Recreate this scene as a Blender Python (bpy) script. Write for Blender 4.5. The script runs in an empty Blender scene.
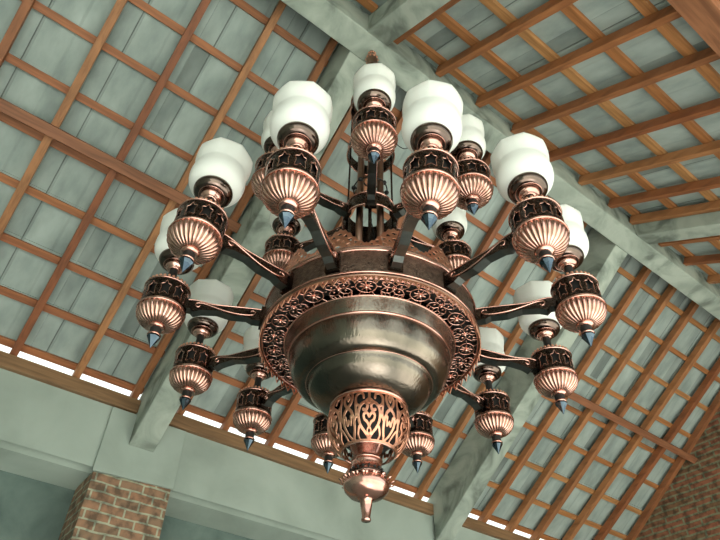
import bpy, math, random
import numpy as np
from mathutils import Vector, Matrix
S = bpy.context.scene
H = 1.6                                     # camera height above the floor; everything is laid out round the eye, then lifted by H
pi = math.pi; sin = math.sin; cos = math.cos; tan = math.tan

# ------------------------------------------------------------------ camera
PITCH, ROLL, YAW = .7528, .0268, .9332
Rt = Vector((sin(YAW), -cos(YAW), 0)); Fh = Vector((cos(YAW), sin(YAW), 0)); Zu = Vector((0, 0, 1))
Fd = Fh * cos(PITCH) + Zu * sin(PITCH); Up = Zu * cos(PITCH) - Fh * sin(PITCH)
cr = Rt * cos(ROLL) + Up * sin(ROLL); cu = Up * cos(ROLL) - Rt * sin(ROLL)
cam = bpy.data.objects.new('camera', bpy.data.cameras.new('camera')); S.collection.objects.link(cam)
cam.data.sensor_width = 36; cam.data.lens = 616.8 / 720 * 36; cam.data.clip_start = .02
M = Matrix((cr, cu, -Fd)).transposed().to_4x4(); M.translation = (0, 0, H); cam.matrix_world = M
S.camera = cam
# ------------------------------------------------------------------ sky, sun, exposure
W = bpy.data.worlds.new('sky'); S.world = W; W.use_nodes = True
bg = W.node_tree.nodes['Background']; bg.inputs[0].default_value = (.90, 1.0, .955, 1); bg.inputs[1].default_value = 1.4
sun = bpy.data.objects.new('sun', bpy.data.lights.new('sun', 'SUN')); S.collection.objects.link(sun)
sun.data.energy = 15; sun.data.angle = .05; sun.data.color = (1, .99, .96)
sun.rotation_euler = (math.radians(29), 0, math.radians(-10)); sun.location = (0, -4, 12)
S.view_settings.view_transform = 'Standard'; S.view_settings.look = 'None'
S.view_settings.gamma = 1; S.view_settings.exposure = 0.38; S.view_settings.use_curve_mapping = False

# ------------------------------------------------------------------ materials
MATS = {}
def nodes(name):
    m = bpy.data.materials.new(name); m.use_nodes = True; MATS[name] = m
    nt = m.node_tree; return m, nt, nt.nodes['Principled BSDF']
def N(nt, t, **k):
    n = nt.nodes.new(t)
    for a, v in k.items():
        if a.startswith('i_'): n.inputs[int(a[2:]) if a[2:].isdigit() else a[2:]].default_value = v
        else: setattr(n, a, v)
    return n
def ramp(nt, fac, stops):
    r = nt.nodes.new('ShaderNodeValToRGB'); e = r.color_ramp.elements
    while len(e) < len(stops): e.new(.5)
    for q, (p, c) in zip(e, stops): q.position = p; q.color = (*c, 1)
    nt.links.new(fac, r.inputs[0]); return r
def bump(nt, b, h, strength, dist):
    k = N(nt, 'ShaderNodeBump'); k.inputs['Strength'].default_value = strength; k.inputs['Distance'].default_value = dist
    nt.links.new(h, k.inputs['Height']); nt.links.new(k.outputs[0], b.inputs['Normal'])
def mapped(nt, scale, kind='Object'):
    tc = N(nt, 'ShaderNodeTexCoord'); mp = N(nt, 'ShaderNodeMapping'); mp.inputs['Scale'].default_value = scale
    nt.links.new(tc.outputs[kind], mp.inputs[0]); return mp
def noisemat(name, stops, scale, rough, metal=0, detail=6, bs=.2, bd=.002, bscale=60, stretch=(1, 1, 1), dist=.3):
    m, nt, b = nodes(name); mp = mapped(nt, stretch)
    n = N(nt, 'ShaderNodeTexNoise'); n.inputs['Scale'].default_value = scale; n.inputs['Detail'].default_value = detail; n.inputs['Distortion'].default_value = dist
    nt.links.new(mp.outputs[0], n.inputs[0]); r = ramp(nt, n.outputs[0], stops); nt.links.new(r.outputs[0], b.inputs['Base Color'])
    b.inputs['Roughness'].default_value = rough; b.inputs['Metallic'].default_value = metal
    n2 = N(nt, 'ShaderNodeTexNoise'); n2.inputs['Scale'].default_value = bscale; nt.links.new(mp.outputs[0], n2.inputs[0])
    bump(nt, b, n2.outputs[0], bs, bd); return m
noisemat('concrete', [(.36, (.17, .20, .17)), (.46, (.31, .36, .31)), (.60, (.44, .495, .43))], 3.2, .9, bs=.5, bd=.006, bscale=25, detail=10, dist=1.2)
noisemat('plaster', [(.34, (.30, .355, .31)), (.5, (.375, .44, .39)), (.66, (.43, .50, .445))], 1.9, .9, bs=.25, bd=.003, bscale=30, detail=5)
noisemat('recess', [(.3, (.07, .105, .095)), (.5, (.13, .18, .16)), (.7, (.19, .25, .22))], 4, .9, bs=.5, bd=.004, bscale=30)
noisemat('floor_tile', [(.3, (.40, .40, .37)), (.7, (.50, .50, .46))], 2, .35)
noisemat('pale_ground', [(.3, (.30, .32, .28)), (.7, (.42, .43, .38))], .6, .9)
# copper alloys
def metal(name, a, b_, rough, scale=14, bs=.15, bd=.001, bscale=120, stretch=(1, 1, 1), rv=.12):
    m = noisemat(name, [(.3, a), (.7, b_)], scale, rough, 1, bs=bs, bd=bd, bscale=bscale, stretch=stretch)
    nt = m.node_tree; b = nt.nodes['Principled BSDF']
    n = N(nt, 'ShaderNodeTexNoise'); n.inputs['Scale'].default_value = 30
    mr = N(nt, 'ShaderNodeMapRange'); mr.inputs[3].default_value = rough - rv / 2; mr.inputs[4].default_value = rough + rv
    nt.links.new(n.outputs[0], mr.inputs[0]); nt.links.new(mr.outputs[0], b.inputs['Roughness']); return m
metal('copper', (.60, .29, .225), (.86, .53, .45), .16)
metal('copper_lace', (.68, .29, .18), (.86, .45, .31), .3)
metal('bronze', (.035, .026, .023), (.10, .07, .056), .24)
metal('cup_metal', (.10, .075, .065), (.20, .145, .12), .13)
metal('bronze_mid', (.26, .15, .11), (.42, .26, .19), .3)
metal('hammered_band', (.09, .062, .05), (.24, .17, .13), .3, scale=70, bs=1, bd=.006, bscale=170)
metal('bowl_metal', (.06, .06, .05), (.34, .28, .225), .2, scale=5, bs=.5, bd=.002, bscale=130, stretch=(1, 1, .3), rv=.1)
metal('steel', (.05, .07, .095), (.14, .185, .23), .14)
metal('iron', (.075, .085, .08), (.17, .18, .17), .34)
m, nt, b = nodes('black'); b.inputs['Base Color'].default_value = (.012, .011, .010, 1); b.inputs['Roughness'].default_value = .6
m, nt, b = nodes('white_plastic'); b.inputs['Base Color'].default_value = (.8, .8, .78, 1)
m, nt, b = nodes('opal_glass'); b.inputs['Base Color'].default_value = (.93, .96, .89, 1); b.inputs['Roughness'].default_value = .35
b.inputs['Subsurface Weight'].default_value = .35; b.inputs['Subsurface Radius'].default_value = (.03, .03, .028); b.inputs['Subsurface Scale'].default_value = 1.0
b.inputs['Specular IOR Level'].default_value = .35
# timber: each timber gets its own shade
def timber(name, cols, rotate):
    m, nt, b = nodes(name)
    oi = N(nt, 'ShaderNodeObjectInfo'); sc = (3, 40, 40) if rotate == 'x' else (40, 3, 12)
    mp = mapped(nt, sc); wn = N(nt, 'ShaderNodeTexNoise'); wn.inputs['Scale'].default_value = 1.0; wn.inputs['Detail'].default_value = 5; wn.inputs['Distortion'].default_value = .6
    nt.links.new(mp.outputs[0], wn.inputs[0])
    r = ramp(nt, oi.outputs['Random'], cols)
    g = ramp(nt, wn.outputs[0], [(.3, (.50, .48, .46)), (.62, (.93, .93, .93))])
    mx = N(nt, 'ShaderNodeMix', data_type='RGBA', blend_type='MULTIPLY'); mx.inputs[0].default_value = 1
    nt.links.new(r.outputs[0], mx.inputs[6]); nt.links.new(g.outputs[0], mx.inputs[7]); nt.links.new(mx.outputs[2], b.inputs['Base Color'])
    b.inputs['Roughness'].default_value = .6; bump(nt, b, wn.outputs[0], .25, .002)
timber('rafter_wood', [(0, (.33, .11, .04)), (.4, (.43, .165, .06)), (.7, (.48, .215, .085)), (1, (.30, .095, .035))], 'y')
timber('batten_wood', [(0, (.40, .14, .055)), (.5, (.47, .18, .065)), (1, (.36, .125, .05))], 'x')
timber('batten_light', [(0, (.52, .23, .08)), (.5, (.44, .17, .055)), (1, (.55, .27, .10))], 'x')
timber('purlin_wood', [(0, (.33, .125, .06)), (1, (.38, .16, .075))], 'x')
timber('plate_wood', [(0, (.31, .175, .085)), (1, (.31, .175, .085))], 'x')
# grey roof tiles, tint per tile from the mesh
m, nt, b = nodes('roof_tile')
at = N(nt, 'ShaderNodeAttribute', attribute_name='tint'); mp = mapped(nt, (7, 3, 3))
n = N(nt, 'ShaderNodeTexNoise'); n.inputs['Scale'].default_value = 1.3; n.inputs['Detail'].default_value = 7; nt.links.new(mp.outputs[0], n.inputs[0])
r = ramp(nt, n.outputs[0], [(.3, (.24, .295, .28)), (.52, (.34, .405, .38)), (.72, (.42, .495, .465))])
mx = N(nt, 'ShaderNodeMix', data_type='RGBA', blend_type='MULTIPLY'); mx.inputs[0].default_value = 1
nt.links.new(r.outputs[0], mx.inputs[6]); nt.links.new(at.outputs[0], mx.inputs[7]); nt.links.new(mx.outputs[2], b.inputs['Base Color']); b.inputs['Roughness'].default_value = .8
# bricks
def brickmat(name, rot, c1, c2, mortar, bw, rh, msize=.09):
    m, nt, b = nodes(name)
    tc = N(nt, 'ShaderNodeTexCoord'); sx = N(nt, 'ShaderNodeSeparateXYZ'); cx = N(nt, 'ShaderNodeCombineXYZ')
    nt.links.new(tc.outputs['Object'], sx.inputs[0])
    ad = N(nt, 'ShaderNodeMath', operation='ADD'); nt.links.new(sx.outputs[0], ad.inputs[0]); nt.links.new(sx.outputs[1], ad.inputs[1])
    nz = N(nt, 'ShaderNodeTexNoise'); nz.inputs['Scale'].default_value = 9; nt.links.new(tc.outputs['Object'], nz.inputs[0])
    j = N(nt, 'ShaderNodeMath', operation='MULTIPLY_ADD'); j.inputs[1].default_value = .018; nt.links.new(nz.outputs[0], j.inputs[0]); nt.links.new(sx.outputs[2], j.inputs[2])
    nt.links.new(ad.outputs[0], cx.inputs[0]); nt.links.new(j.outputs[0], cx.inputs[1])
    bt = N(nt, 'ShaderNodeTexBrick'); bt.inputs['Color1'].default_value = (*c1, 1); bt.inputs['Color2'].default_value = (*c2, 1); bt.inputs['Mortar'].default_value = (*mortar, 1)
    bt.inputs['Scale'].default_value = 1; bt.inputs['Mortar Size'].default_value = rh * msize; bt.inputs['Mortar Smooth'].default_value = .3
    bt.inputs['Brick Width'].default_value = bw; bt.inputs['Row Height'].default_value = rh
    nt.links.new(cx.outputs[0], bt.inputs[0])
    n2 = N(nt, 'ShaderNodeTexNoise'); n2.inputs['Scale'].default_value = 16; n2.inputs['Detail'].default_value = 8; nt.links.new(tc.outputs['Object'], n2.inputs[0])
    g = ramp(nt, n2.outputs[0], [(.38, (.38, .42, .40)), (.5, (.85, .85, .8)), (.62, (1.12, 1.08, 1))])
    mx = N(nt, 'ShaderNodeMix', data_type='RGBA', blend_type='MULTIPLY'); mx.inputs[0].default_value = .9
    nt.links.new(bt.outputs[0], mx.inputs[6]); nt.links.new(g.outputs[0], mx.inputs[7]); nt.links.new(mx.outputs[2], b.inputs['Base Color'])
    b.inputs['Roughness'].default_value = .9
    inv = N(nt, 'ShaderNodeMath', operation='SUBTRACT'); inv.inputs[0].default_value = 1; nt.links.new(bt.outputs[1], inv.inputs[1]); bump(nt, b, inv.outputs[0], .6, .01)
brickmat('pillar_brick', 0, (.38, .205, .13), (.23, .16, .11), (.42, .43, .33), .145, .054, .12)
brickmat('gable_brick', 0, (.34, .12, .07), (.21, .12, .065), (.24, .235, .15), .34, .056, .20)

# ------------------------------------------------------------------ mesh helpers
def prop(o, label=None, cat=None, group=None, kind=None):
    for k, v in (('label', label), ('category', cat), ('group', group), ('kind', kind)):
        if v: o[k] = v
    return o
class MB:
    def __init__(s): s.v = []; s.f = []; s.m = []; s.mats = []; s.sm = []; s.tint = None
    def mi(s, mat):
        if mat not in s.mats: s.mats.append(mat)
        return s.mats.index(mat)
    def add(s, vs, fs, mat, smooth=True):
        o = len(s.v); s.v += [tuple(v) for v in vs]; k = s.mi(mat)
        for f in fs: s.f.append([o + i for i in f]); s.m.append(k); s.sm.append(smooth)
    def box(s, a, b, mat):
        x0, y0, z0 = a; x1, y1, z1 = b
        s.add([(x0, y0, z0), (x1, y0, z0), (x1, y1, z0), (x0, y1, z0), (x0, y0, z1), (x1, y0, z1), (x1, y1, z1), (x0, y1, z1)],
              [(0, 3, 2, 1), (4, 5, 6, 7), (0, 1, 5, 4), (1, 2, 6, 5), (2, 3, 7, 6), (3, 0, 4, 7)], mat, False)
    def prism(s, poly, axis, a, b, mat):          # poly of 2-D points, extruded along axis
        def P(p, t): return {'x': (t, p[0], p[1]), 'y': (p[0], t, p[1]), 'z': (p[0], p[1], t)}[axis]
        n = len(poly); vs = [P(p, a) for p in poly] + [P(p, b) for p in poly]
        s.add(vs, [tuple(range(n - 1, -1, -1)), tuple(range(n, 2 * n))] + [(i, (i + 1) % n, n + (i + 1) % n, n + i) for i in range(n)], mat, False)
    def lathe(s, prof, mat, seg=48, flute=None, c=(0, 0, 0)):
        # prof: (r, z) going from bottom to top; flute(z_index_fraction, angle) -> radius factor
        n = len(prof); vs = []
        for i, (r, z) in enumerate(prof):
            for k in range(seg):
                a = 2 * pi * k / seg; q = r * (flute(i / (n - 1), a) if flute else 1)
                vs.append((c[0] + q * cos(a), c[1] + q * sin(a), c[2] + z))
        fs = [(i * seg + k, i * seg + (k + 1) % seg, (i + 1) * seg + (k + 1) % seg, (i + 1) * seg + k) for i in range(n - 1) for k in range(seg)]
        s.add(vs, fs, mat)
    def ring(s, R, z, r, mat, seg=72, k=8, c=(0, 0, 0), sz=1):
        vs = [(c[0] + (R + r * cos(2 * pi * j / k)) * cos(2 * pi * i / seg), c[1] + (R + r * cos(2 * pi * j / k)) * sin(2 * pi * i / seg), c[2] + z + sz * r * sin(2 * pi * j / k)) for i in range(seg) for j in range(k)]
        fs = [(i * k + j, ((i + 1) % seg) * k + j, ((i + 1) % seg) * k + (j + 1) % k, i * k + (j + 1) % k) for i in range(seg) for j in range(k)]
        s.add(vs, fs, mat)
    def tube(s, pts, r, mat, k=8, closed=False):
        pts = [Vector(p) for p in pts]; n = len(pts); vs = []; prev = None
        rr = r if isinstance(r, (list, tuple)) else [r] * n
        for i, p in enumerate(pts):
            if closed: t = pts[(i + 1) % n] - pts[i - 1]
            else: t = pts[min(i + 1, n - 1)] - pts[max(i - 1, 0)]
            t.normalize()
            if prev is None: u = t.orthogonal().normalized()
            else: u = (prev - t * prev.dot(t)).normalized()
            prev = u; w = t.cross(u)
            vs += [p + (u * cos(2 * pi * j / k) + w * sin(2 * pi * j / k)) * rr[i] for j in range(k)]
        fs = [(i * k + j, i * k + (j + 1) % k, ((i + 1) % n) * k + (j + 1) % k, ((i + 1) % n) * k + j) for i in range(n if closed else n - 1) for j in range(k)]
        if not closed: fs += [tuple(range(k - 1, -1, -1)), tuple(range((n - 1) * k, n * k))]
        s.add(vs, fs, mat)
    def sphere(s, c, r, mat, sz=1, seg=16, n=10):
        s.lathe([(max(1e-4, r * sin(pi * i / n)), -r * cos(pi * i / n) * sz) for i in range(n + 1)], mat, seg, c=c)
    def build(s, name, parent=None, origin=None, solid=0, bevel=0, merge=False):
        me = bpy.data.meshes.new(name); vs = s.v
        if origin is not None: vs = [(x - origin[0], y - origin[1], z - origin[2]) for x, y, z in vs]
        me.from_pydata(vs, [], s.f)
        for k in s.mats: me.materials.append(MATS[k])
        me.polygons.foreach_set('material_index', s.m); me.polygons.foreach_set('use_smooth', s.sm)
        if s.tint:
            ca = me.color_attributes.new('tint', 'FLOAT_COLOR', 'CORNER')
            arr = []
            for p in me.polygons: arr += [s.tint[p.index]] * p.loop_total
            ca.data.foreach_set('color', [c for t in arr for c in (t, t, t, 1)])
        me.update(); o = bpy.data.objects.new(name, me); S.collection.objects.link(o)
        if origin is not None: o.location = origin
        if parent: o.parent = parent
        if solid: q = o.modifiers.new('s', 'SOLIDIFY'); q.thickness = solid; q.offset = 0
        if bevel: q = o.modifiers.new('b', 'BEVEL'); q.width = bevel; q.segments = 2; q.limit_method = 'ANGLE'
        return o
def lace(mb, F, u, v, mapf, mat, edge=None, edge_w=0):
    """keep the part of the (u,v) grid where F > 0 (marching squares); F is an array over v x u"""
    nv, nu = F.shape; idx = {}; vs = []; fs = []; em = []
    def P(uu, vv, key):
        if key not in idx: idx[key] = len(vs); vs.append(mapf(uu, vv))
        return idx[key]
    for j in range(nv - 1):
        for i in range(nu - 1):
            f = [F[j, i], F[j, i + 1], F[j + 1, i + 1], F[j + 1, i]]
            if max(f) <= 0: continue
            cs = [(i, j), (i + 1, j), (i + 1, j + 1), (i, j + 1)]; poly = []
            for k in range(4):
                a, b = cs[k], cs[(k + 1) % 4]; fa, fb = f[k], f[(k + 1) % 4]
                if fa > 0: poly.append(P(u[a[0]], v[a[1]], a))
                if (fa > 0) != (fb > 0):
                    t = fa / (fa - fb); t = min(.97, max(.03, t)); key = (min(a, b), max(a, b))
                    poly.append(P(u[a[0]] * (1 - t) + u[b[0]] * t, v[a[1]] * (1 - t) + v[b[1]] * t, key))
            if len(poly) >= 3: fs.append(poly); em.append(edge is not None and sum(f) / 4 < edge_w)
    o = len(mb.v); mb.v += vs; k0 = mb.mi(mat); k1 = mb.mi(edge) if edge else k0
    for f, e in zip(fs, em): mb.f.append([o + i for i in f]); mb.m.append(k1 if e else k0); mb.sm.append(True)
def seg_d(U, V, pts):
    d = np.full(U.shape, 9.0)
    for (x0, y0), (x1, y1) in zip(pts[:-1], pts[1:]):
        dx, dy = x1 - x0, y1 - y0; t = np.clip(((U - x0) * dx + (V - y0) * dy) / (dx * dx + dy * dy + 1e-12), 0, 1)
        d = np.minimum(d, np.hypot(U - x0 - t * dx, V - y0 - t * dy))
    return d
def spline(pts, n=8):
    out = []; p = [pts[0]] + list(pts) + [pts[-1]]
    for i in range(1, len(p) - 2):
        for k in range(n):
            t = k / n; a, b, c, d = p[i - 1], p[i], p[i + 1], p[i + 2]
            out.append(tuple(.5 * (2 * b[j] + (c[j] - a[j]) * t + (2 * a[j] - 5 * b[j] + 4 * c[j] - d[j]) * t * t + (3 * b[j] - a[j] - 3 * c[j] + d[j]) * t ** 3) for j in range(len(b))))
    return out + [tuple(pts[-1])]

# ================================================================== the room
TL, TR = .6413, .5412; tl, tr = tan(TL), tan(TR)
YW = 3.69                                   # face of the plastered wall
XG = 6.12                                   # face of the brick gable
X0 = -2.6                                   # near end of the roof
RA, RB, RZ = 1.32, 1.478, 3.42              # ridge beam sides and underside
rafL = lambda y: 2.095 + (YW - y) * tl      # underside of the left rafters
rafR = lambda y: 3.53 - (RA - y) * tr       # underside of the right rafters
hL = .056 / cos(TL); hR = .060 / cos(TR); bh = .024
YE = -1.15                                  # eave of the right slope
rnd = random.Random(4)

mb = MB(); mb.box((X0 - 1.5, YE - .5, -1.75), (XG + .15, YW + .62, -1.6), 'floor_tile'); prop(mb.build('floor'), kind='structure')
mb = MB(); mb.box((-40, -40, -1.9), (45, 45, -1.76), 'pale_ground'); prop(mb.build('outdoor_ground_1'), kind='structure')  # unseen ground outdoors, added pale to bounce sunlight up under the roof
# plastered wall with its deep ring beam over the recess
mb = MB()
yb = YW + .30
prof = [(YW, 2.0), (YW, 1.60), (YW + .07, 1.645), (YW + .10, 1.60), (yb, 1.56), (yb, -1.6), (yb + .2, -1.6), (yb + .2, 1.95), (YW + .16, 2.0)]
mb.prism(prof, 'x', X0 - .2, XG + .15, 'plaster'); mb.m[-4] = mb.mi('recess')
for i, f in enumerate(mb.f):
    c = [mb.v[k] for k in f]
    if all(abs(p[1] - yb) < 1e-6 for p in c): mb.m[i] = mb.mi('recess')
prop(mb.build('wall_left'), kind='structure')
# concrete block where the beam meets the wall, and brick pillar below
mb = MB(); mb.prism([(.822, 1.575), (1.327, 1.60), (1.327, 1.995), (.822, 1.995)], 'y', YW - .018, YW - .0005, 'plaster')
prop(mb.build('concrete_pad', origin=(1.07, YW, 1.58), bevel=.006), 'pale plastered concrete block capping the brick pillar under the wooden plate', 'concrete block')
mb = MB(); mb.prism([(.835, -1.6), (1.315, -1.6), (1.315, 1.598), (.835, 1.573)], 'y', YW - .006, yb - .003, 'pillar_brick')
prop(mb.build('brick_pillar', origin=(1.07, YW, -1.6)), 'red-brown brick pillar with wide pale mortar joints below the concrete block', 'pillar')
# brick gable
mb = MB(); top = .03
mb.prism([(YE, -1.6), (yb + .19, -1.6), (yb + .19, 1.5), (YW + .02, rafL(YW) + hL + bh - .05), (1.40, rafL(1.40) + hL), (1.32, rafR(1.32) + hR), (YE, rafR(YE) + hR)], 'x', XG, XG + .15, 'gable_brick')
prop(mb.build('wall_right'), kind='structure')

# roof tiles, stepped rows on both slopes
def tiles(mb, side):
    rows = [1.745 + .2452 * k for k in range(-2, 9)] if side == 'L' else [1.227 - .2545 * k for k in range(-1, 11)]
    th = TL if side == 'L' else TR; ty = .4175; ns = round((XG + .2 - (X0 - .3)) / ty)
    xs0 = -.076 - 8 * ty if side == 'L' else 1.437 - 12 * ty
    def PT(x, y, off):
        if side == 'L':
            z = rafL(y) + hL + bh / cos(th); return (x, y + off * sin(th), z + off * cos(th))
        z = rafR(y) + hR + bh / cos(th); return (x, y - off * sin(th), z + off * cos(th))
    for k in range(len(rows) - 1):
        ya, yb_ = rows[k], rows[k + 1]
        if side == 'L': hi, lo = max(ya - .01, 1.42), yb_ + .018
        else: hi, lo = min(ya + .01, 1.40), yb_ - .018
        if (side == 'L' and yb_ < 1.42) or (side == 'R' and yb_ > 1.40): continue
        for j in range(60):
            x = xs0 + j * ty
            if x > XG + .16 or x < X0 - .4: continue
            x1 = min(x + ty, XG + .17); w = x1 - x
            dz = rnd.uniform(-.0015, .0015)
            base = rnd.choice([1, 1, .97, 1.04]); dark = rnd.choice([.58, .85, .92, .95, .95, .75])
            # underside profile across the tile: open joint, side lap, flat with a rib
            pr = [(0, .004), (.003, .004), (.003, .016), (.006, .016), (.006, .0035), (.095, .0035), (.100, .0), (.24, 0), (.244, .0007), (.254, .0007), (.258, 0), (ty - .012, 0), (ty - .005, .004), (ty, .004)]
            tn = [.5, .35, .35, .4, dark, .8, base, .95, .9, .95, base, .9, .85]
            pr = [(ty - p, q) for p, q in reversed(pr)]; tn = tn[::-1]
            pr = [(min(p, w), q) for p, q in pr]
            vs = []; n = len(pr)
            for y, o in ((hi, .001), (lo, .014)):
                vs += [PT(x + p, y, o + q + dz) for p, q in pr]
            for y, o in ((hi, .026), (lo, .036)): vs += [PT(x, y, o), PT(x + w, y, o)]
            fs = [(i, i + 1, n + i + 1, n + i) for i in range(n - 1)]
            t = tn[:]
            fs += [(2 * n, 2 * n + 2, 2 * n + 3, 2 * n + 1), tuple(range(n, 2 * n)) + (2 * n + 3, 2 * n + 2), tuple(range(n - 1, -1, -1)) + (2 * n, 2 * n + 1), (0, n, 2 * n + 2, 2 * n), (n - 1, 2 * n + 1, 2 * n + 3, 2 * n - 1)]
            t += [1, .9, .9, .6, .6]
            mb.add(vs, fs, 'roof_tile', False); mb.tint += t
mb = MB(); mb.tint = []; tiles(mb, 'L'); tiles(mb, 'R')
c0 = len(mb.f)
mb.prism([(1.33, 3.665), (1.30, 3.70), (1.40, 3.96), (1.55, 3.86), (1.47, 3.86), (1.36, 3.82)], 'x', X0 - .2, XG + .17, 'roof_tile'); mb.tint += [.9] * (len(mb.f) - c0)
prop(mb.build('ceiling'), kind='structure')
# the wall behind the camera's left shoulder
mb = MB(); mb.prism([(YE, -1.6), (YW + .2, -1.6), (YW + .12, 1.99), (1.40, rafL(1.40) + hL), (1.32, rafR(1.32) + hR), (YE, rafR(YE) + hR)], 'x', X0 - .15, X0, 'plaster'); prop(mb.build('wall_back'), kind='structure')

# ridge beam and the four sloping beams
mb = MB(); mb.prism([(RA, RZ), (RB, RZ), (RB, 3.79), (RA + .03, 3.79), (RA, 3.66)], 'x', X0, XG - .004, 'concrete')
prop(mb.build('ridge_beam', origin=(1.75, 1.4, RZ), bevel=.006), 'long pale grey concrete ridge beam running diagonally above the chandelier', 'beam')
def beamL(x0, x1, label):
    mb = MB(); y0, y1 = RB + .002, YW - .019
    mb.prism([(y0, RZ - (y0 - RB) * tl), (y1, RZ - (y1 - RB) * tl), (y1, 2.001), (YW + .08, 2.001), (YW + .08, rafL(YW + .08) + hL + bh * .5), (y0, rafL(y0) + hL + bh * .5)], 'x', x0, x1, 'concrete')
    prop(mb.build('sloping_beam', origin=(x0, 2.6, 2.6), bevel=.006), label, 'beam')
def beamR(x0, x1, label):
    mb = MB(); y0, y1 = RA - .002, YE
    mb.prism([(y0, RZ - (RA - y0) * tr), (y1, RZ - (RA - y1) * tr), (y1, rafR(y1) + hR + bh * .5), (y0, rafR(y0) + hR + bh * .5)], 'x', x0, x1, 'concrete')
    prop(mb.build('sloping_beam', origin=(x0, -.5, 2.3), bevel=.006), label, 'beam')
beamL(.98, 1.145, 'pale concrete beam sloping down from the ridge behind the chandelier to the brick pillar')
beamL(3.535, 3.69, 'concrete beam with dark mottled side sloping down to the wall right of the chandelier')
beamR(.985, 1.13, 'short run of concrete beam rising from the ridge to the top edge above the chandelier')
beamR(3.575, 3.727, 'concrete beam leaving the ridge towards the right edge of the photo')

# timbers
def slope_box(name, y0, y1, x0, x1, off0, off1, side, mat, label, cat, group=None, x0b=None, x1b=None):
    """box lying on a slope: y0..y1 measured at the rafter underside, off = normal offset above it"""
    th = TL if side == 'L' else -TR; f = rafL if side == 'L' else rafR
    def P(x, y, o): return (x, y + o * sin(th), f(y) + o * cos(th))
    x0b = x0 if x0b is None else x0b; x1b = x1 if x1b is None else x1b
    vs = [P(x0, y0, off0), P(x1, y0, off0), P(x1b, y1, off0), P(x0b, y1, off0), P(x0, y0, off1), P(x1, y0, off1), P(x1b, y1, off1), P(x0b, y1, off1)]
    c = tuple(sum(v[i] for v in vs) / 8 for i in range(3))
    mb = MB(); mb.add(vs, [(0, 3, 2, 1), (4, 5, 6, 7), (0, 1, 5, 4), (1, 2, 6, 5), (2, 3, 7, 6), (3, 0, 4, 7)], mat, False)
    return prop(mb.build(name, origin=c, bevel=.002), label, cat, group)
ordn = ['first', 'second', 'third', 'fourth', 'fifth', 'sixth', 'seventh', 'eighth', 'ninth', 'tenth', 'eleventh', 'twelfth', 'thirteenth', 'fourteenth']
RW = .044
left_set = [-.60, -.22, .155, .532, .912]
for i, x in enumerate(left_set, -1):
    slope_box('rafter', RB + .004, YW + .10, x, x + RW, 0, .056, 'L', 'rafter_wood', '%s brown rafter from the left edge on the slope left of the pillar beam' % ordn[i].capitalize() if i >= 0 else 'outermost brown rafter of the left slope, beyond the top left corner', 'rafter', 'rafters left of the pillar beam')
for i, x in enumerate([1.235, 1.575, 1.94, 2.31, 2.675, 3.035, 3.375]):
    slope_box('rafter', RB + .004, YW + .10, x, x + RW, 0, .056, 'L', 'rafter_wood', '%s brown rafter right of the pillar beam, in the bay behind the chandelier' % ordn[i].capitalize(), 'rafter', 'rafters behind the chandelier')
for i, (xt, xb) in enumerate([(4.245, 4.12), (4.63, 4.46), (4.99, 4.80), (5.39, 5.18), (5.76, 5.56), (XG - .115, XG - .125)]):
    lab = '%s slender rafter right of the dark mottled beam, counted towards the brick gable' % ordn[i].capitalize() if i < 5 else 'rafter lying right against the brick gable wall'
    slope_box('rafter', RB + .004, YW + .10, xt, xt + RW + .01, 0, .056, 'L', 'rafter_wood', lab, 'rafter', 'rafters beside the gable', xb, xb + RW + .01)
for i, y in enumerate([1.50, 1.745, 2.005, 2.252, 2.506, 2.748, 2.992, 3.24, 3.478, 3.707]):
    for j, (xa, xb) in enumerate([(X0, .978), (1.147, 3.533), (3.692, XG - .002)]):
        bay = ['left of the pillar beam', 'in the bay behind the chandelier', 'in the bay beside the brick gable'][j]
        slope_box('roof_batten', y - .034 - .036, y - .034, xa, xb, .057, .057 + bh, 'L', 'batten_wood' if j < 2 else 'batten_light',
                  '%s tile batten down from the ridge %s' % (ordn[i].capitalize(), bay), 'batten', 'tile battens ' + bay)
# right slope
xr = [1.165, 1.515, 1.865, 2.20, 2.565, 2.905, 3.255, 3.52]
for i, x in enumerate(xr):
    slope_box('rafter', RA - .004, YE, x - .012 if i == 0 else x, x + RW, 0, .060, 'R', 'rafter_wood', '%s rafter beyond the ridge, counted from the beam above the chandelier' % ordn[i].capitalize(), 'rafter', 'rafters beyond the ridge')
for i, x in enumerate([3.90, 4.25, 4.60, 4.95, 5.30, 5.65, XG - .06]):
    slope_box('rafter', RA - .004, YE, x, x + RW, 0, .060, 'R', 'rafter_wood', '%s small rafter beyond the ridge beyond the beam at the right edge' % ordn[i].capitalize(), 'rafter', 'far rafters beyond the ridge')
for i, x in enumerate([.60, .25, -.10]):
    slope_box('rafter', RA - .004, YE, x, x + RW, 0, .060, 'R', 'rafter_wood', '%s rafter beyond the ridge at the top left of the beam' % ordn[i].capitalize(), 'rafter', 'near rafters beyond the ridge')
for i in range(13):
    y = 1.277 - .2545 * i
    if y < YE + .05: break
    for j, (xa, xb) in enumerate([(X0, .983), (1.132, 3.573), (3.729, XG - .002)]):
        bay = ['at the top left beyond the ridge', 'at upper right beyond the ridge', 'at the right edge beyond the ridge'][j]
        slope_box('roof_batten', y - .05 + .031, y + .031, xa, xb, .061, .061 + bh, 'R', 'batten_light', '%s orange tile batten %s' % (ordn[i].capitalize(), bay), 'batten', 'tile battens ' + bay)
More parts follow.
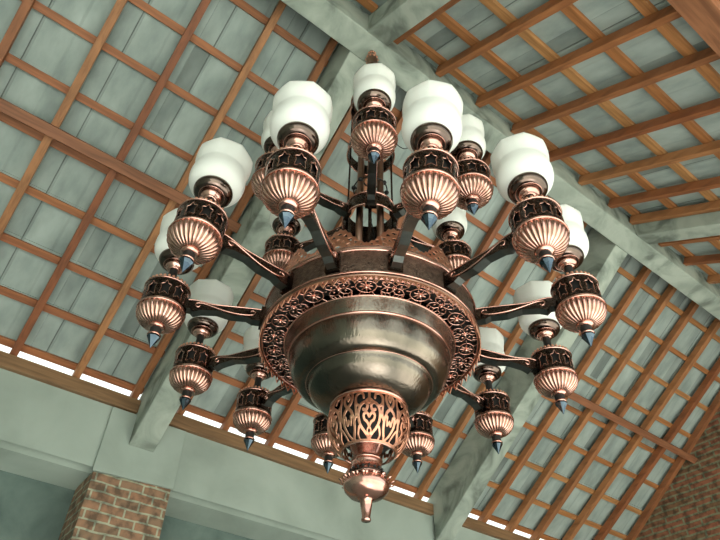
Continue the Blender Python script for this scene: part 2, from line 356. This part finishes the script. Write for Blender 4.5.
# purlins under the rafters
slope_box('purlin', 2.618, 2.668, X0, .978, -.045, -.001, 'L', 'purlin_wood', 'dark brown purlin crossing under the rafters at the left edge', 'purlin')
slope_box('purlin', 2.575, 2.625, 3.97, XG - .003, -.055, -.001, 'L', 'purlin_wood', 'slim brown purlin crossing under the rafters beside the brick gable', 'purlin')
slope_box('purlin', -.02, .10, 1.132, 3.573, -.07, -.001, 'R', 'purlin_wood', 'thick orange-brown purlin at the upper right corner under the rafters', 'purlin')
# wall plate
for (xa, xb, lab) in ((X0, .977, 'wooden wall plate on the plastered wall left of the pillar beam'), (1.148, 3.532, 'wooden wall plate on the wall below the chandelier'), (3.693, XG - .003, 'wooden wall plate at the bottom right under the slender rafters')):
    mb = MB(); mb.box((xa, YW - .03, 2.002), (xb, YW + .07, 2.090), 'plate_wood'); prop(mb.build('wall_plate', origin=((xa + xb) / 2, YW, 2.0), bevel=.003), lab, 'timber plate')

# ================================================================== chandelier
AX = (1.083, 1.401)
ch = bpy.data.objects.new('chandelier', None); S.collection.objects.link(ch); ch.location = (AX[0], AX[1], .68)
prop(ch, 'large copper and bronze chandelier with pierced bowl and many white glass shades', 'chandelier')
OZ = .68
def cb(mb, name, parent=None, **k):                 # chandelier part: coordinates relative to the axis, z still measured from the eye
    if min(p[2] for p in mb.v) > .86 and max(p[2] for p in mb.v) < 1.56:      # the bowl and drum hang a touch off the axis
        mb.v = [(x * .985 + .0045 * Rt.x, y * .985 + .0045 * Rt.y, z) for x, y, z in mb.v]
    mb.v = [(x, y, z - OZ) for x, y, z in mb.v]
    return mb.build(name, parent or ch, **k)
# bottom finial
mb = MB(); mb.lathe([(.001, .678), (.013, .679), (.0145, .684), (.012, .69), (.0165, .72), (.0185, .738), (.03, .742), (.05, .751), (.065, .766), (.070, .783), (.066, .797), (.055, .808), (.049, .813)], 'copper', 40)
fin = cb(mb, 'bottom_finial')
mb = MB()
for k in range(16):
    a = 2 * pi * k / 16
    for (dr, dz, da) in ((.016, .008, 0), (.010, .014, .12)):
        ca, sa = cos(a + da), sin(a + da); r0 = .066
        mb.add([(r0 * ca, r0 * sa, .786), ((r0 + dr) * ca - .006 * sa, (r0 + dr) * sa + .006 * ca, .79 + dz * .4), ((r0 + dr * 1.25) * ca, (r0 + dr * 1.25) * sa, .786 + dz), ((r0 + dr) * ca + .006 * sa, (r0 + dr) * sa - .006 * ca, .79 + dz * .4)], [(0, 1, 2, 3)], 'copper')
cb(mb, 'leaf_collar', solid=.0015)
mb = MB(); mb.lathe([(.049, .813), (.051, .82), (.046, .823), (.045, .85), (.047, .858), (.040, .864), (.038, .872), (.050, .90), (.064, .925), (.073, .945), (.066, .95)], 'copper', 40)
mb.ring(.046, .860, .003, 'copper', 40); mb.ring(.0505, .817, .0028, 'bronze', 40)
for k in range(18):
    a = 2 * pi * k / 18; mb.sphere((.0495 * cos(a), .0495 * sin(a), .826), .0045, 'black', seg=8, n=6)
cb(mb, 'neck_cone')
# pierced globe
prof = [(.083, .884), (.102, .898), (.119, .922), (.130, .952), (.133, .98), (.130, 1.01), (.122, 1.037)]
L = [0]
for a, b in zip(prof[:-1], prof[1:]): L.append(L[-1] + math.hypot(b[0] - a[0], b[1] - a[1]))
def on_prof(pf, t):
    LL = [0]
    for a, b in zip(pf[:-1], pf[1:]): LL.append(LL[-1] + math.hypot(b[0] - a[0], b[1] - a[1]))
    s = t * LL[-1]
    for i in range(len(pf) - 1):
        if s <= LL[i + 1] + 1e-9:
            q = (s - LL[i]) / (LL[i + 1] - LL[i]); return (pf[i][0] + q * (pf[i + 1][0] - pf[i][0]), pf[i][1] + q * (pf[i + 1][1] - pf[i][1]))
    return pf[-1]
NC = 6; nu, nv = 432, 72; ph = math.radians(-127.3)
uu = np.linspace(0, NC, nu + 1); vv = np.linspace(0, 1, nv + 1); U, V = np.meshgrid(uu, vv)
cu_ = np.abs(((U + .5) % 1) - .5) * 2.0; cv = V * 2 - 1            # folded cell: cu 0..1 (centre..edge), cv -1..1
strokes = [([(0, -1), (.12, -.75), (.40, -.45), (.50, -.1), (.42, .25), (.22, .42), (.08, .30), (.14, .12), (.27, .14)], .085),
           ([(0, -.45), (.10, -.30), (.22, -.22), (.25, -.05), (.12, .02), (0, -.12)], .075),
           ([(1, -.95), (.78, -.6), (.72, -.25), (.82, .10), (1, .26)], .085),
           ([(1, -.2), (.90, -.35), (.86, -.05)], .06),
           ([(.42, .25), (.60, .42), (.62, .70), (.48, .86), (.30, .80), (.26, .62)], .075),
           ([(.72, -.25), (.60, -.02), (.62, .42)], .07), ([(1, .26), (.85, .45), (.80, .70), (.90, .95)], .08),
           ([(0, .42), (0, 1)], .085), ([(.22, .42), (0, .60)], .07), ([(.55, -1), (.62, -.75), (.50, -.45)], .07),
           ([(0, -.75), (.1, -.6), (0, -.45)], .05), ([(1, .55), (.93, .68), (1, .82)], .05)]
F = np.full(U.shape, -9.)
for pts, w in strokes: F = np.maximum(F, w * .70 - seg_d(cu_, cv, spline(pts, 5)))
F = np.maximum(F, .10 - (1 - np.abs(cv)))
mb = MB(); lace(mb, F, uu, vv, lambda a, b: (lambda r, z: (r * cos(ph + 2 * pi * a / NC), r * sin(ph + 2 * pi * a / NC), z))(*on_prof(prof, b)), 'copper_lace')
gl = cb(mb, 'pierced_globe', solid=.003)
mb = MB(); mb.ring(.124, 1.038, .0055, 'copper', 60); cb(mb, 'upper_globe_rim')
mb = MB(); mb.ring(.083, .884, .003, 'copper', 48); cb(mb, 'lower_globe_rim')
mb = MB(); mb.lathe([(.001, .90), (.06, .905), (.088, .93), (.100, .97), (.098, 1.035)], 'black', 32); cb(mb, 'inner_liner')
# bowl
mb = MB()
bp = spline([(.118, 1.042), (.140, 1.05), (.170, 1.066), (.198, 1.092), (.209, 1.118)], 6) + [(.2135, 1.123), (.217, 1.124)] + spline([(.222, 1.121), (.242, 1.128), (.264, 1.154), (.276, 1.19), (.281, 1.218)], 6)
mb.lathe(bp, 'bowl_metal', 96); bowl = cb(mb, 'bowl')
mb = MB(); mb.ring(.2145, 1.1238, .0018, 'copper', 96); cb(mb, 'bowl_bead')
mb = MB(); mb.ring(.2825, 1.221, .0045, 'copper', 96); cb(mb, 'bowl_lip')
mb = MB(); mb.lathe([(.284, 1.223), (.291, 1.24), (.297, 1.262), (.301, 1.27)], 'bowl_metal', 96); mb.ring(.302, 1.271, .003, 'copper', 96); cb(mb, 'bowl_collar')
# openwork ring, medallions between the arms
NM = 12; gu = 792; gv = 27
phm = math.radians(95.0 + 15)
uu = np.linspace(0, NM, gu + 1); vv = np.linspace(0, 1, gv + 1); U, V = np.meshgrid(uu, vv)
w0 = .0905; x = (((U + .5) % 1) - .5) * 2 * w0; y = (V - .5) * .078      # metres round the ring and across it
F = np.full(U.shape, -9.)
def flower(cx, cy, R, n, k=.45):
    dx = np.abs(x) - cx if cx > 0 else x; dy = y - cy; th = np.arctan2(dy, dx); return R * (1 - k + k * np.cos(n * th)) - np.hypot(dx, dy)
F = np.maximum(F, flower(0, 0, .0235, 8)); F = np.maximum(F, flower(w0, 0, .012, 6, .35))
F = np.maximum(F, .0016 - np.abs(np.hypot(x / 1.25, y) - .027) * 1.0)
ax_ = np.abs(x)
wires = [([(w0, .012), (w0 - .010, .024), (w0 - .004, .038)], .0017), ([(w0, -.012), (w0 - .010, -.024), (w0 - .004, -.038)], .0017),
         ([(w0 - .012, 0), (w0 - .03, .004), (w0 - .042, .018), (w0 - .034, .036)], .0017), ([(w0 - .012, 0), (w0 - .03, -.004), (w0 - .042, -.018), (w0 - .034, -.036)], .0017),
         ([(w0 - .010, .024), (w0 - .026, .026), (w0 - .042, .018)], .0015), ([(w0 - .010, -.024), (w0 - .026, -.026), (w0 - .042, -.018)], .0015),
         ([(.033, 0), (w0 - .04, 0)], .0017), ([(.018, .023), (.030, .038)], .0015), ([(.018, -.023), (.030, -.038)], .0015),
         ([(w0 - .026, .026), (w0 - .022, .038)], .0015), ([(w0 - .026, -.026), (w0 - .022, -.038)], .0015)]
for pts, w in wires: F = np.maximum(F, w * .85 - seg_d(ax_, y, pts))
for cx, cy in ((.052, .027), (.052, -.027), (.070, .012), (.07, -.012)): F = np.maximum(F, .0040 - np.hypot(ax_ - cx, y - cy))
F = np.maximum(F, .0022 - (.039 - np.abs(y)))
fr = F.copy()
def ringmap(a, b):
    r = .303 + .078 * b; t = phm + 2 * pi * a / NM; return (r * cos(t), r * sin(t), 1.272 + .004 * sin(pi * b))
mb = MB(); lace(mb, F, uu, vv, ringmap, 'copper'); cb(mb, 'openwork_ring', solid=.003)
for k in range(24):
    mb = MB(); t = phm + 2 * pi * k / 24; mb.sphere((.342 * cos(t), .342 * sin(t), 1.272), .0065 if k % 2 == 0 else .005, 'copper', seg=8, n=6)
    cb(mb, 'flower_boss')
mb = MB(); mb.lathe([(.30, 1.30), (.384, 1.30)], 'black', 96); cb(mb, 'ring_backing', solid=.002)
# drum
mb = MB(); mb.lathe([(.381, 1.283), (.384, 1.29), (.384, 1.39), (.38, 1.402)], 'hammered_band', 120); cb(mb, 'drum_band', solid=.002)
mb = MB(); mb.ring(.3865, 1.283, .0062, 'bronze_mid', 120, 10); mb.ring(.387, 1.296, .0045, 'copper', 120, 8); mb.ring(.381, 1.2755, .0035, 'copper', 120); cb(mb, 'lower_rim')
mb = MB(); mb.ring(.386, 1.394, .0052, 'copper', 120); mb.ring(.383, 1.405, .005, 'bronze_mid', 120); mb.ring(.380, 1.413, .004, 'copper', 120); cb(mb, 'upper_rim')
mb = MB(); mb.lathe([(.378, 1.405), (.30, 1.43), (.20, 1.455), (.10, 1.47), (.02, 1.475)], 'bronze', 64); cb(mb, 'drum_lid', solid=.003)
# fringe under the rim
NF = 72; nu = NF * 10; nv = 8
uu = np.linspace(0, NF, nu + 1); vv = np.linspace(0, 1, nv + 1); U, V = np.meshgrid(uu, vv)
fu = np.abs(((U + .5) % 1) - .5) * 2
F = (1.0 - fu * .75) - V - .06; F = np.minimum(F, np.hypot(fu * .8, (V - .38) * 1.0) - .22)
mb = MB(); lace(mb, F, uu, vv, lambda a, b: (.3895 * cos(2 * pi * a / NF), .3895 * sin(2 * pi * a / NF), 1.279 - .034 * b), 'copper_lace'); cb(mb, 'rim_fringe', solid=.0015)
# cresting on top of the drum
nu = 12 * 60; nv = 34
uu = np.linspace(0, 12, nu + 1); vv = np.linspace(0, 1, nv + 1); U, V = np.meshgrid(uu, vv)
w1 = .095; x = (((U + .5) % 1) - .5) * 2 * w1; ax_ = np.abs(x); y = V * .112
outl = .068 + .040 * np.cos(pi * np.clip(ax_ / w1, 0, 1)) + .004 * np.cos(ax_ * 320)
F = outl - y
for cx, cy, r in ((0, .083, .010), (.022, .070, .009), (.040, .050, .010), (.0, .052, .009), (.018, .040, .009), (.060, .034, .008), (.078, .020, .006), (.036, .022, .010), (0, .018, .010), (.058, .012, .006), (.02, .012, .005), (.05, .066, .004), (.036, .088, .0), (.070, .052, .0)):
    th = np.arctan2(y - cy, ax_ - cx); F = np.minimum(F, np.hypot(ax_ - cx, y - cy) - r * (.8 + .25 * np.cos(3 * th + cx * 90)))
mb = MB()
phc = math.radians(100.6 + 30 / 2)
lace(mb, F, uu, vv, lambda a, b: ((.372 - .02 * b) * cos(phm + 2 * pi * (a + .5) / 12), (.372 - .02 * b) * sin(phm + 2 * pi * (a + .5) / 12), 1.415 + .122 * b), 'copper_lace'); cb(mb, 'cresting', solid=.003)
# cage of the stem
va = math.atan2(-AX[1], -AX[0])
for k in range(4):
    a = va + 2 * pi * k / 4; mb = MB(); c_, s_ = cos(a), sin(a); r0, r1, w = .092, .100, .007
    mb.add([(r * c_ - q * s_, r * s_ + q * c_, z) for z in (1.45, 2.86) for r, q in ((r0, -w), (r1, -w), (r1, w), (r0, w))],
           [(0, 3, 2, 1), (4, 5, 6, 7), (0, 1, 5, 4), (1, 2, 6, 5), (2, 3, 7, 6), (3, 0, 4, 7)], 'bronze', False)
    cb(mb, 'cage_bar')
for k in range(4):
    a = va + 2 * pi * (k + .5) / 4; mb = MB(); mb.tube([(.062 * cos(a), .062 * sin(a), z) for z in (1.46, 2.1, 2.86)], .0145, 'bronze_mid', 12); cb(mb, 'inner_rod')
for (z0, z1, R0, R) in ((1.925, 2.015, .114, .103), (2.40, 2.46, .110, .106), (2.78, 2.86, .103, .103)):
    mb = MB(); mb.lathe([(R0, z0), (R, z1)], 'bronze', 64); mb.ring(R0 + .001, z0, .0045, 'copper', 64); mb.ring(R + .001, z1, .0045, 'copper', 64); mb.lathe([(R - .004, z1), (R0 - .004, z0)], 'bronze', 64)
    cb(mb, 'cage_ring')
for (z0, a0) in ((2.15, .3), (1.60, .4)):
    mb = MB()
    for k in range(8):
        a = a0 + 2 * pi * k / 8; mb.tube([(.03 * cos(a), .03 * sin(a), z0), (.075 * cos(a), .075 * sin(a), z0)], .004, 'black', 6); mb.sphere((.075 * cos(a), .075 * sin(a), z0), .011, 'black', seg=8, n=6)
    mb.ring(.075, z0, .003, 'black', 40); cb(mb, 'tie_ring')
va = math.atan2(-AX[1], -AX[0]); vc, vs_ = cos(va), sin(va)
mb = MB(); P_ = [(.101, -.008), (.105, -.008), (.105, .008), (.101, .008)]
mb.add([(r * vc - q * vs_, r * vs_ + q * vc, z) for z in (2.01, 2.27) for r, q in P_], [(0, 3, 2, 1), (4, 5, 6, 7), (0, 1, 5, 4), (1, 2, 6, 5), (2, 3, 7, 6), (3, 0, 4, 7)], 'black', False); cb(mb, 'black_strap')
mb = MB(); P_ = [(.106, -.011), (.112, -.011), (.112, .011), (.106, .011)]
mb.add([(r * vc - q * vs_, r * vs_ + q * vc, z) for z in (2.125, 2.16) for r, q in P_], [(0, 3, 2, 1), (4, 5, 6, 7), (0, 1, 5, 4), (1, 2, 6, 5), (2, 3, 7, 6), (3, 0, 4, 7)], 'white_plastic', False); prop(cb(mb, 'junction_tag'), 'small pale square tag')
mb = MB()
wr = random.Random(2)
for k in range(5):
    p = [(wr.uniform(-.04, .04), wr.uniform(-.04, .04), 1.47 + .11 * i) for i in range(5)]; mb.tube(spline(p, 5), .0025, 'black', 5)
cb(mb, 'wiring')
# top of the stem and hook
mb = MB(); mb.lathe([(.103, 2.86), (.085, 2.885), (.05, 2.90), (.028, 2.93), (.022, 2.97), (.022, 3.20), (.030, 3.22), (.034, 3.24), (.024, 3.26), (.020, 3.285), (.030, 3.30), (.035, 3.325), (.028, 3.35), (.014, 3.36), (.020, 3.375), (.024, 3.39), (.016, 3.405), (.012, 3.419)], 'bronze_mid', 32)
for k in range(10):
    a = 2 * pi * k / 10; mb.sphere((.031 * cos(a), .031 * sin(a), 3.325), .009, 'copper_lace', seg=8, n=6); mb.sphere((.020 * cos(a), .020 * sin(a), 3.385), .007, 'copper_lace', seg=8, n=6)
cb(mb, 'stem_top')

# ---- one lantern, origin at the centre of its tip
def plain(mb, name, parent): return mb.build(name, parent)
def make_lantern():
    # star band is the part that carries the rest
    mb = MB(); Rb = .0745; nu, nv = 320, 32
    uu = np.linspace(0, 10, nu + 1); vv = np.linspace(0, 1, nv + 1); U, V = np.meshgrid(uu, vv)
    wx = (((U + .5) % 1) - .5) * (2 * pi * Rb / 10); wy = (V - .5) * .093
    def poly(ps):        # signed distance to a star cut-out, positive outside
        d = np.full(wx.shape, 9.); ins = np.zeros(wx.shape, bool); n = len(ps)
        for i in range(n):
            (x0, y0), (x1, y1) = ps[i], ps[(i + 1) % n]
            d = np.minimum(d, seg_d(wx, wy, [(x0, y0), (x1, y1)]))
            c = ((y0 > wy) != (y1 > wy)) & (wx < (x1 - x0) * (wy - y0) / (y1 - y0 + 1e-12) + x0); ins ^= c
        return np.where(ins, -d, d)
    st = [(0, .026), (.0045, .016), (.0150, .013), (.0105, .001), (.0140, -.021), (0, -.012), (-.0140, -.021), (-.0105, .001), (-.0150, .013), (-.0045, .016)]
    st = [(a * 1.08, b * 1.2 + .001) for a, b in st]
    F = poly(st)
    lace(mb, F, uu, vv, lambda a, b: (Rb * cos(2 * pi * a / 10), Rb * sin(2 * pi * a / 10), .147 + .093 * b), 'bronze', 'copper', .0022)
    body = mb.build('lantern', ch, solid=.0022)
    mb = MB(); mb.lathe([(.060, .15), (.062, .238)], 'black', 32); plain(mb, 'liner', body)
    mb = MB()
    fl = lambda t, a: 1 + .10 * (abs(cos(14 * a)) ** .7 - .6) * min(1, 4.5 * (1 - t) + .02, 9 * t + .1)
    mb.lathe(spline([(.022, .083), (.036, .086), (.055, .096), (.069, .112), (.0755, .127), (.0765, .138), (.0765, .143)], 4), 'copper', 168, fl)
    for q in range(len(mb.f)):          # the grooves get the darker bronze, the ridges stay copper
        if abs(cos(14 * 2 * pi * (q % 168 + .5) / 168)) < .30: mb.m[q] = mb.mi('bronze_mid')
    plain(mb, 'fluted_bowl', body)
    mb = MB(); mb.ring(.0765, .2405, .0028, 'copper', 56); plain(mb, 'upper_band_rim', body)
    mb = MB(); mb.ring(.0785, .1455, .0032, 'copper', 56); mb.ring(.0765, .1525, .002, 'bronze_mid', 56); plain(mb, 'lower_band_rim', body)
    mb = MB(); mb.lathe([(.076, .241), (.070, .253), (.055, .264), (.030, .272), (.016, .276)], 'bronze', 40)
    for k in range(30):
        a = 2 * pi * k / 30; mb.sphere((.0695 * cos(a), .0695 * sin(a), .2535), .0055, 'copper_lace', seg=6, n=5)
    plain(mb, 'beaded_dome', body)
    mb = MB(); mb.lathe([(.0145, .270), (.0145, .342)], 'black', 20); plain(mb, 'stem', body)
    mb = MB(); mb.lathe([(.0145, .334), (.021, .335), (.0225, .339), (.020, .343), (.030, .346), (.034, .352), (.031, .358), (.028, .361)], 'copper', 32); plain(mb, 'socket_knob', body)
    mb = MB(); mb.lathe(spline([(.028, .360), (.042, .360), (.056, .367), (.0625, .378), (.0625, .389), (.057, .395)], 4), 'cup_metal', 40); mb.lathe([(.057, .395), (.02, .392)], 'bronze', 40); mb.ring(.041, .3615, .0022, 'copper', 40, 6); plain(mb, 'shade_cup', body)
    mb = MB()
    gp = spline([(.045, .388), (.068, .396), (.084, .415), (.0895, .440), (.0885, .463), (.0862, .480), (.0856, .490), (.088, .508), (.092, .536), (.0925, .564)], 4)
    n = len(gp)
    def gf(t, a):
        return 1 + (max(0, (t - .62) / .38) ** 1.2) * (.020 * (1 - abs(sin(4 * a)) ** .8 * 1.25))
    mb.lathe(gp, 'opal_glass', 96, gf)
    # scalloped rim: the corners of the lip rise and dip
    for i, (x_, y_, z_) in enumerate(mb.v):
        j = i // 96; t = j / (n - 1); a = math.atan2(y_, x_)
        if t > .72: mb.v[i] = (x_, y_, z_ + .005 * ((t - .72) / .28) * (.6 - abs(sin(4 * a))))
    sh = mb.build('glass_shade', body, solid=.004); prop(sh, 'white opal glass shade')
    mb = MB(); mb.lathe([(.024, .090), (.029, .084), (.026, .077), (.018, .075)], 'copper', 24); mb.lathe([(.018, .076), (.018, .052)], 'black', 24); mb.ring(.0195, .049, .0034, 'copper', 24, 6); plain(mb, 'tip_collar', body)
    mb = MB(); mb.lathe([(.0008, 0), (.0075, .014), (.0155, .030), (.0215, .040), (.0215, .044), (.017, .048)], 'steel', 8)
    for i in range(len(mb.sm)): mb.sm[i] = False
    prop(plain(mb, 'pointed_tip', body), 'blue-grey polished metal point')
    return body
def make_arm():
    # from the lantern (x = 0) inwards along +x; length .275
    mb = MB(); t = .016
    up = spline([(0, .206), (.03, .210), (.09, .203), (.16, .208), (.24, .214), (.275, .214)], 5)
    lo = [(.275, .163), (.235, .163), (.215, .172), (.16, .168), (.11, .178), (.055, .170), (.03, .158), (.018, .170), (0, .170)]
    mb.prism([(a, b) for a, b in up] + lo, 'y', -t, t, 'bronze')
    for i, f in enumerate(mb.f):           # underside of the hollow arm is bare grey iron
        zs = [mb.v[k] for k in f]
        if len(f) == 4 and max(z[2] for z in zs) < .185: mb.m[i] = mb.mi('iron')
    arm = mb.build('arm', ch)
    mb = MB()
    for s in (-1, 1):
        y_ = s * (t + .0005)
        sc = [(.050, y_, .187), (.044, y_, .181), (.036, y_, .183), (.033, y_, .191), (.040, y_, .198), (.060, y_, .199), (.10, y_, .190), (.15, y_, .180), (.20, y_, .178), (.235, y_, .184), (.244, y_, .193), (.236, y_, .201), (.226, y_, .198)]
        mb.tube(spline(sc, 4), .0026, 'copper', 6); mb.tube(spline([(0, y_, .205), (.03, y_, .2085), (.09, y_, .2015), (.16, y_, .206), (.24, y_, .212), (.27, y_, .212)], 4), .0022, 'copper', 6)
    mb.build('scroll', arm)
    mb = MB(); mb.box((.262, -.024, .155), (.277, .024, .222), 'bronze'); mb.build('drum_bracket', arm)
    mb = MB(); mb.box((-.006, -.02, .165), (.006, .02, .208), 'bronze'); mb.build('lantern_bracket', arm)
    return arm
def dup(o, parent):
    c = o.copy(); S.collection.objects.link(c); c.parent = parent
    for q in [k for k in S.objects if k.parent == o]:
        d = q.copy(); S.collection.objects.link(d); d.parent = c
    return c
lan = make_lantern(); arm = make_arm()
outer = [(.354, 1.303), (.431, 1.696), (.685, 1.988), (1.025, 2.108), (1.393, 2.072), (1.681, 1.825), (1.815, 1.492), (1.765, 1.13), (1.506, .814), (1.142, .673), (.778, .76), (.487, .985)]
TILT = {0: (.073, .051), 9: (.050, .035), 10: (.055, -.053), 13: (.019, -.016)}
spots = [(x - AX[0], y - AX[1], 1.152, .376) for x, y in outer]
for k in range(6):
    a = k * pi / 3 + .006; cx_, cy_ = sin(a) * .447, -cos(a) * .447
    spots.append((cx_ * sin(YAW) + cy_ * cos(YAW), -cx_ * cos(YAW) + cy_ * sin(YAW), 1.751, .106))
for i, (x, y, z, rin) in enumerate(spots):
    l = lan if i == 0 else dup(lan, ch); a = arm if i == 0 else dup(arm, ch)
    r = math.hypot(x, y); th = math.atan2(-y, -x)
    if i >= 12:                          # the upper tier: slightly larger bodies, smaller shades
        l.scale = (1.07, 1.07, 1.0)
        for q in [k for k in S.objects if k.parent == l and k.name.startswith('glass_shade')]: q.scale = (.86, .86, .97)
    l.location = (x, y, z - OZ); ti = TILT.get(i, (0, 0))         # a few lanterns hang a little askew
    l.rotation_euler = (Matrix.Rotation(math.hypot(*ti), 3, Vector((-ti[1], ti[0], 0)) if any(ti) else Vector((0, 0, 1))) @ Matrix.Rotation(th + .35 * i, 3, 'Z')).to_euler()
    s0 = .073; length = r - rin - s0
    a.location = (x * (r - s0) / r, y * (r - s0) / r, z - OZ); a.rotation_euler = (0, 0, th); a.scale = (length / .275, 1, 1)
# loose cable beside the front upper lantern
mb = MB(); rx, ry = sin(YAW), -cos(YAW)
pts = [(.05, 2.62), (.085, 2.60), (.10, 2.52), (.12, 2.44), (.155, 2.40), (.19, 2.42), (.21, 2.46)]
mb.tube(spline([(rx * a + vc * .05, ry * a + vs_ * .05, z) for a, z in pts], 5), .0022, 'black', 6); cb(mb, 'loose_cable')

# lift everything so that the floor lies at z = 0
for o in S.objects:
    if o.parent is None and o.type in {'MESH', 'EMPTY'}: o.location.z += H
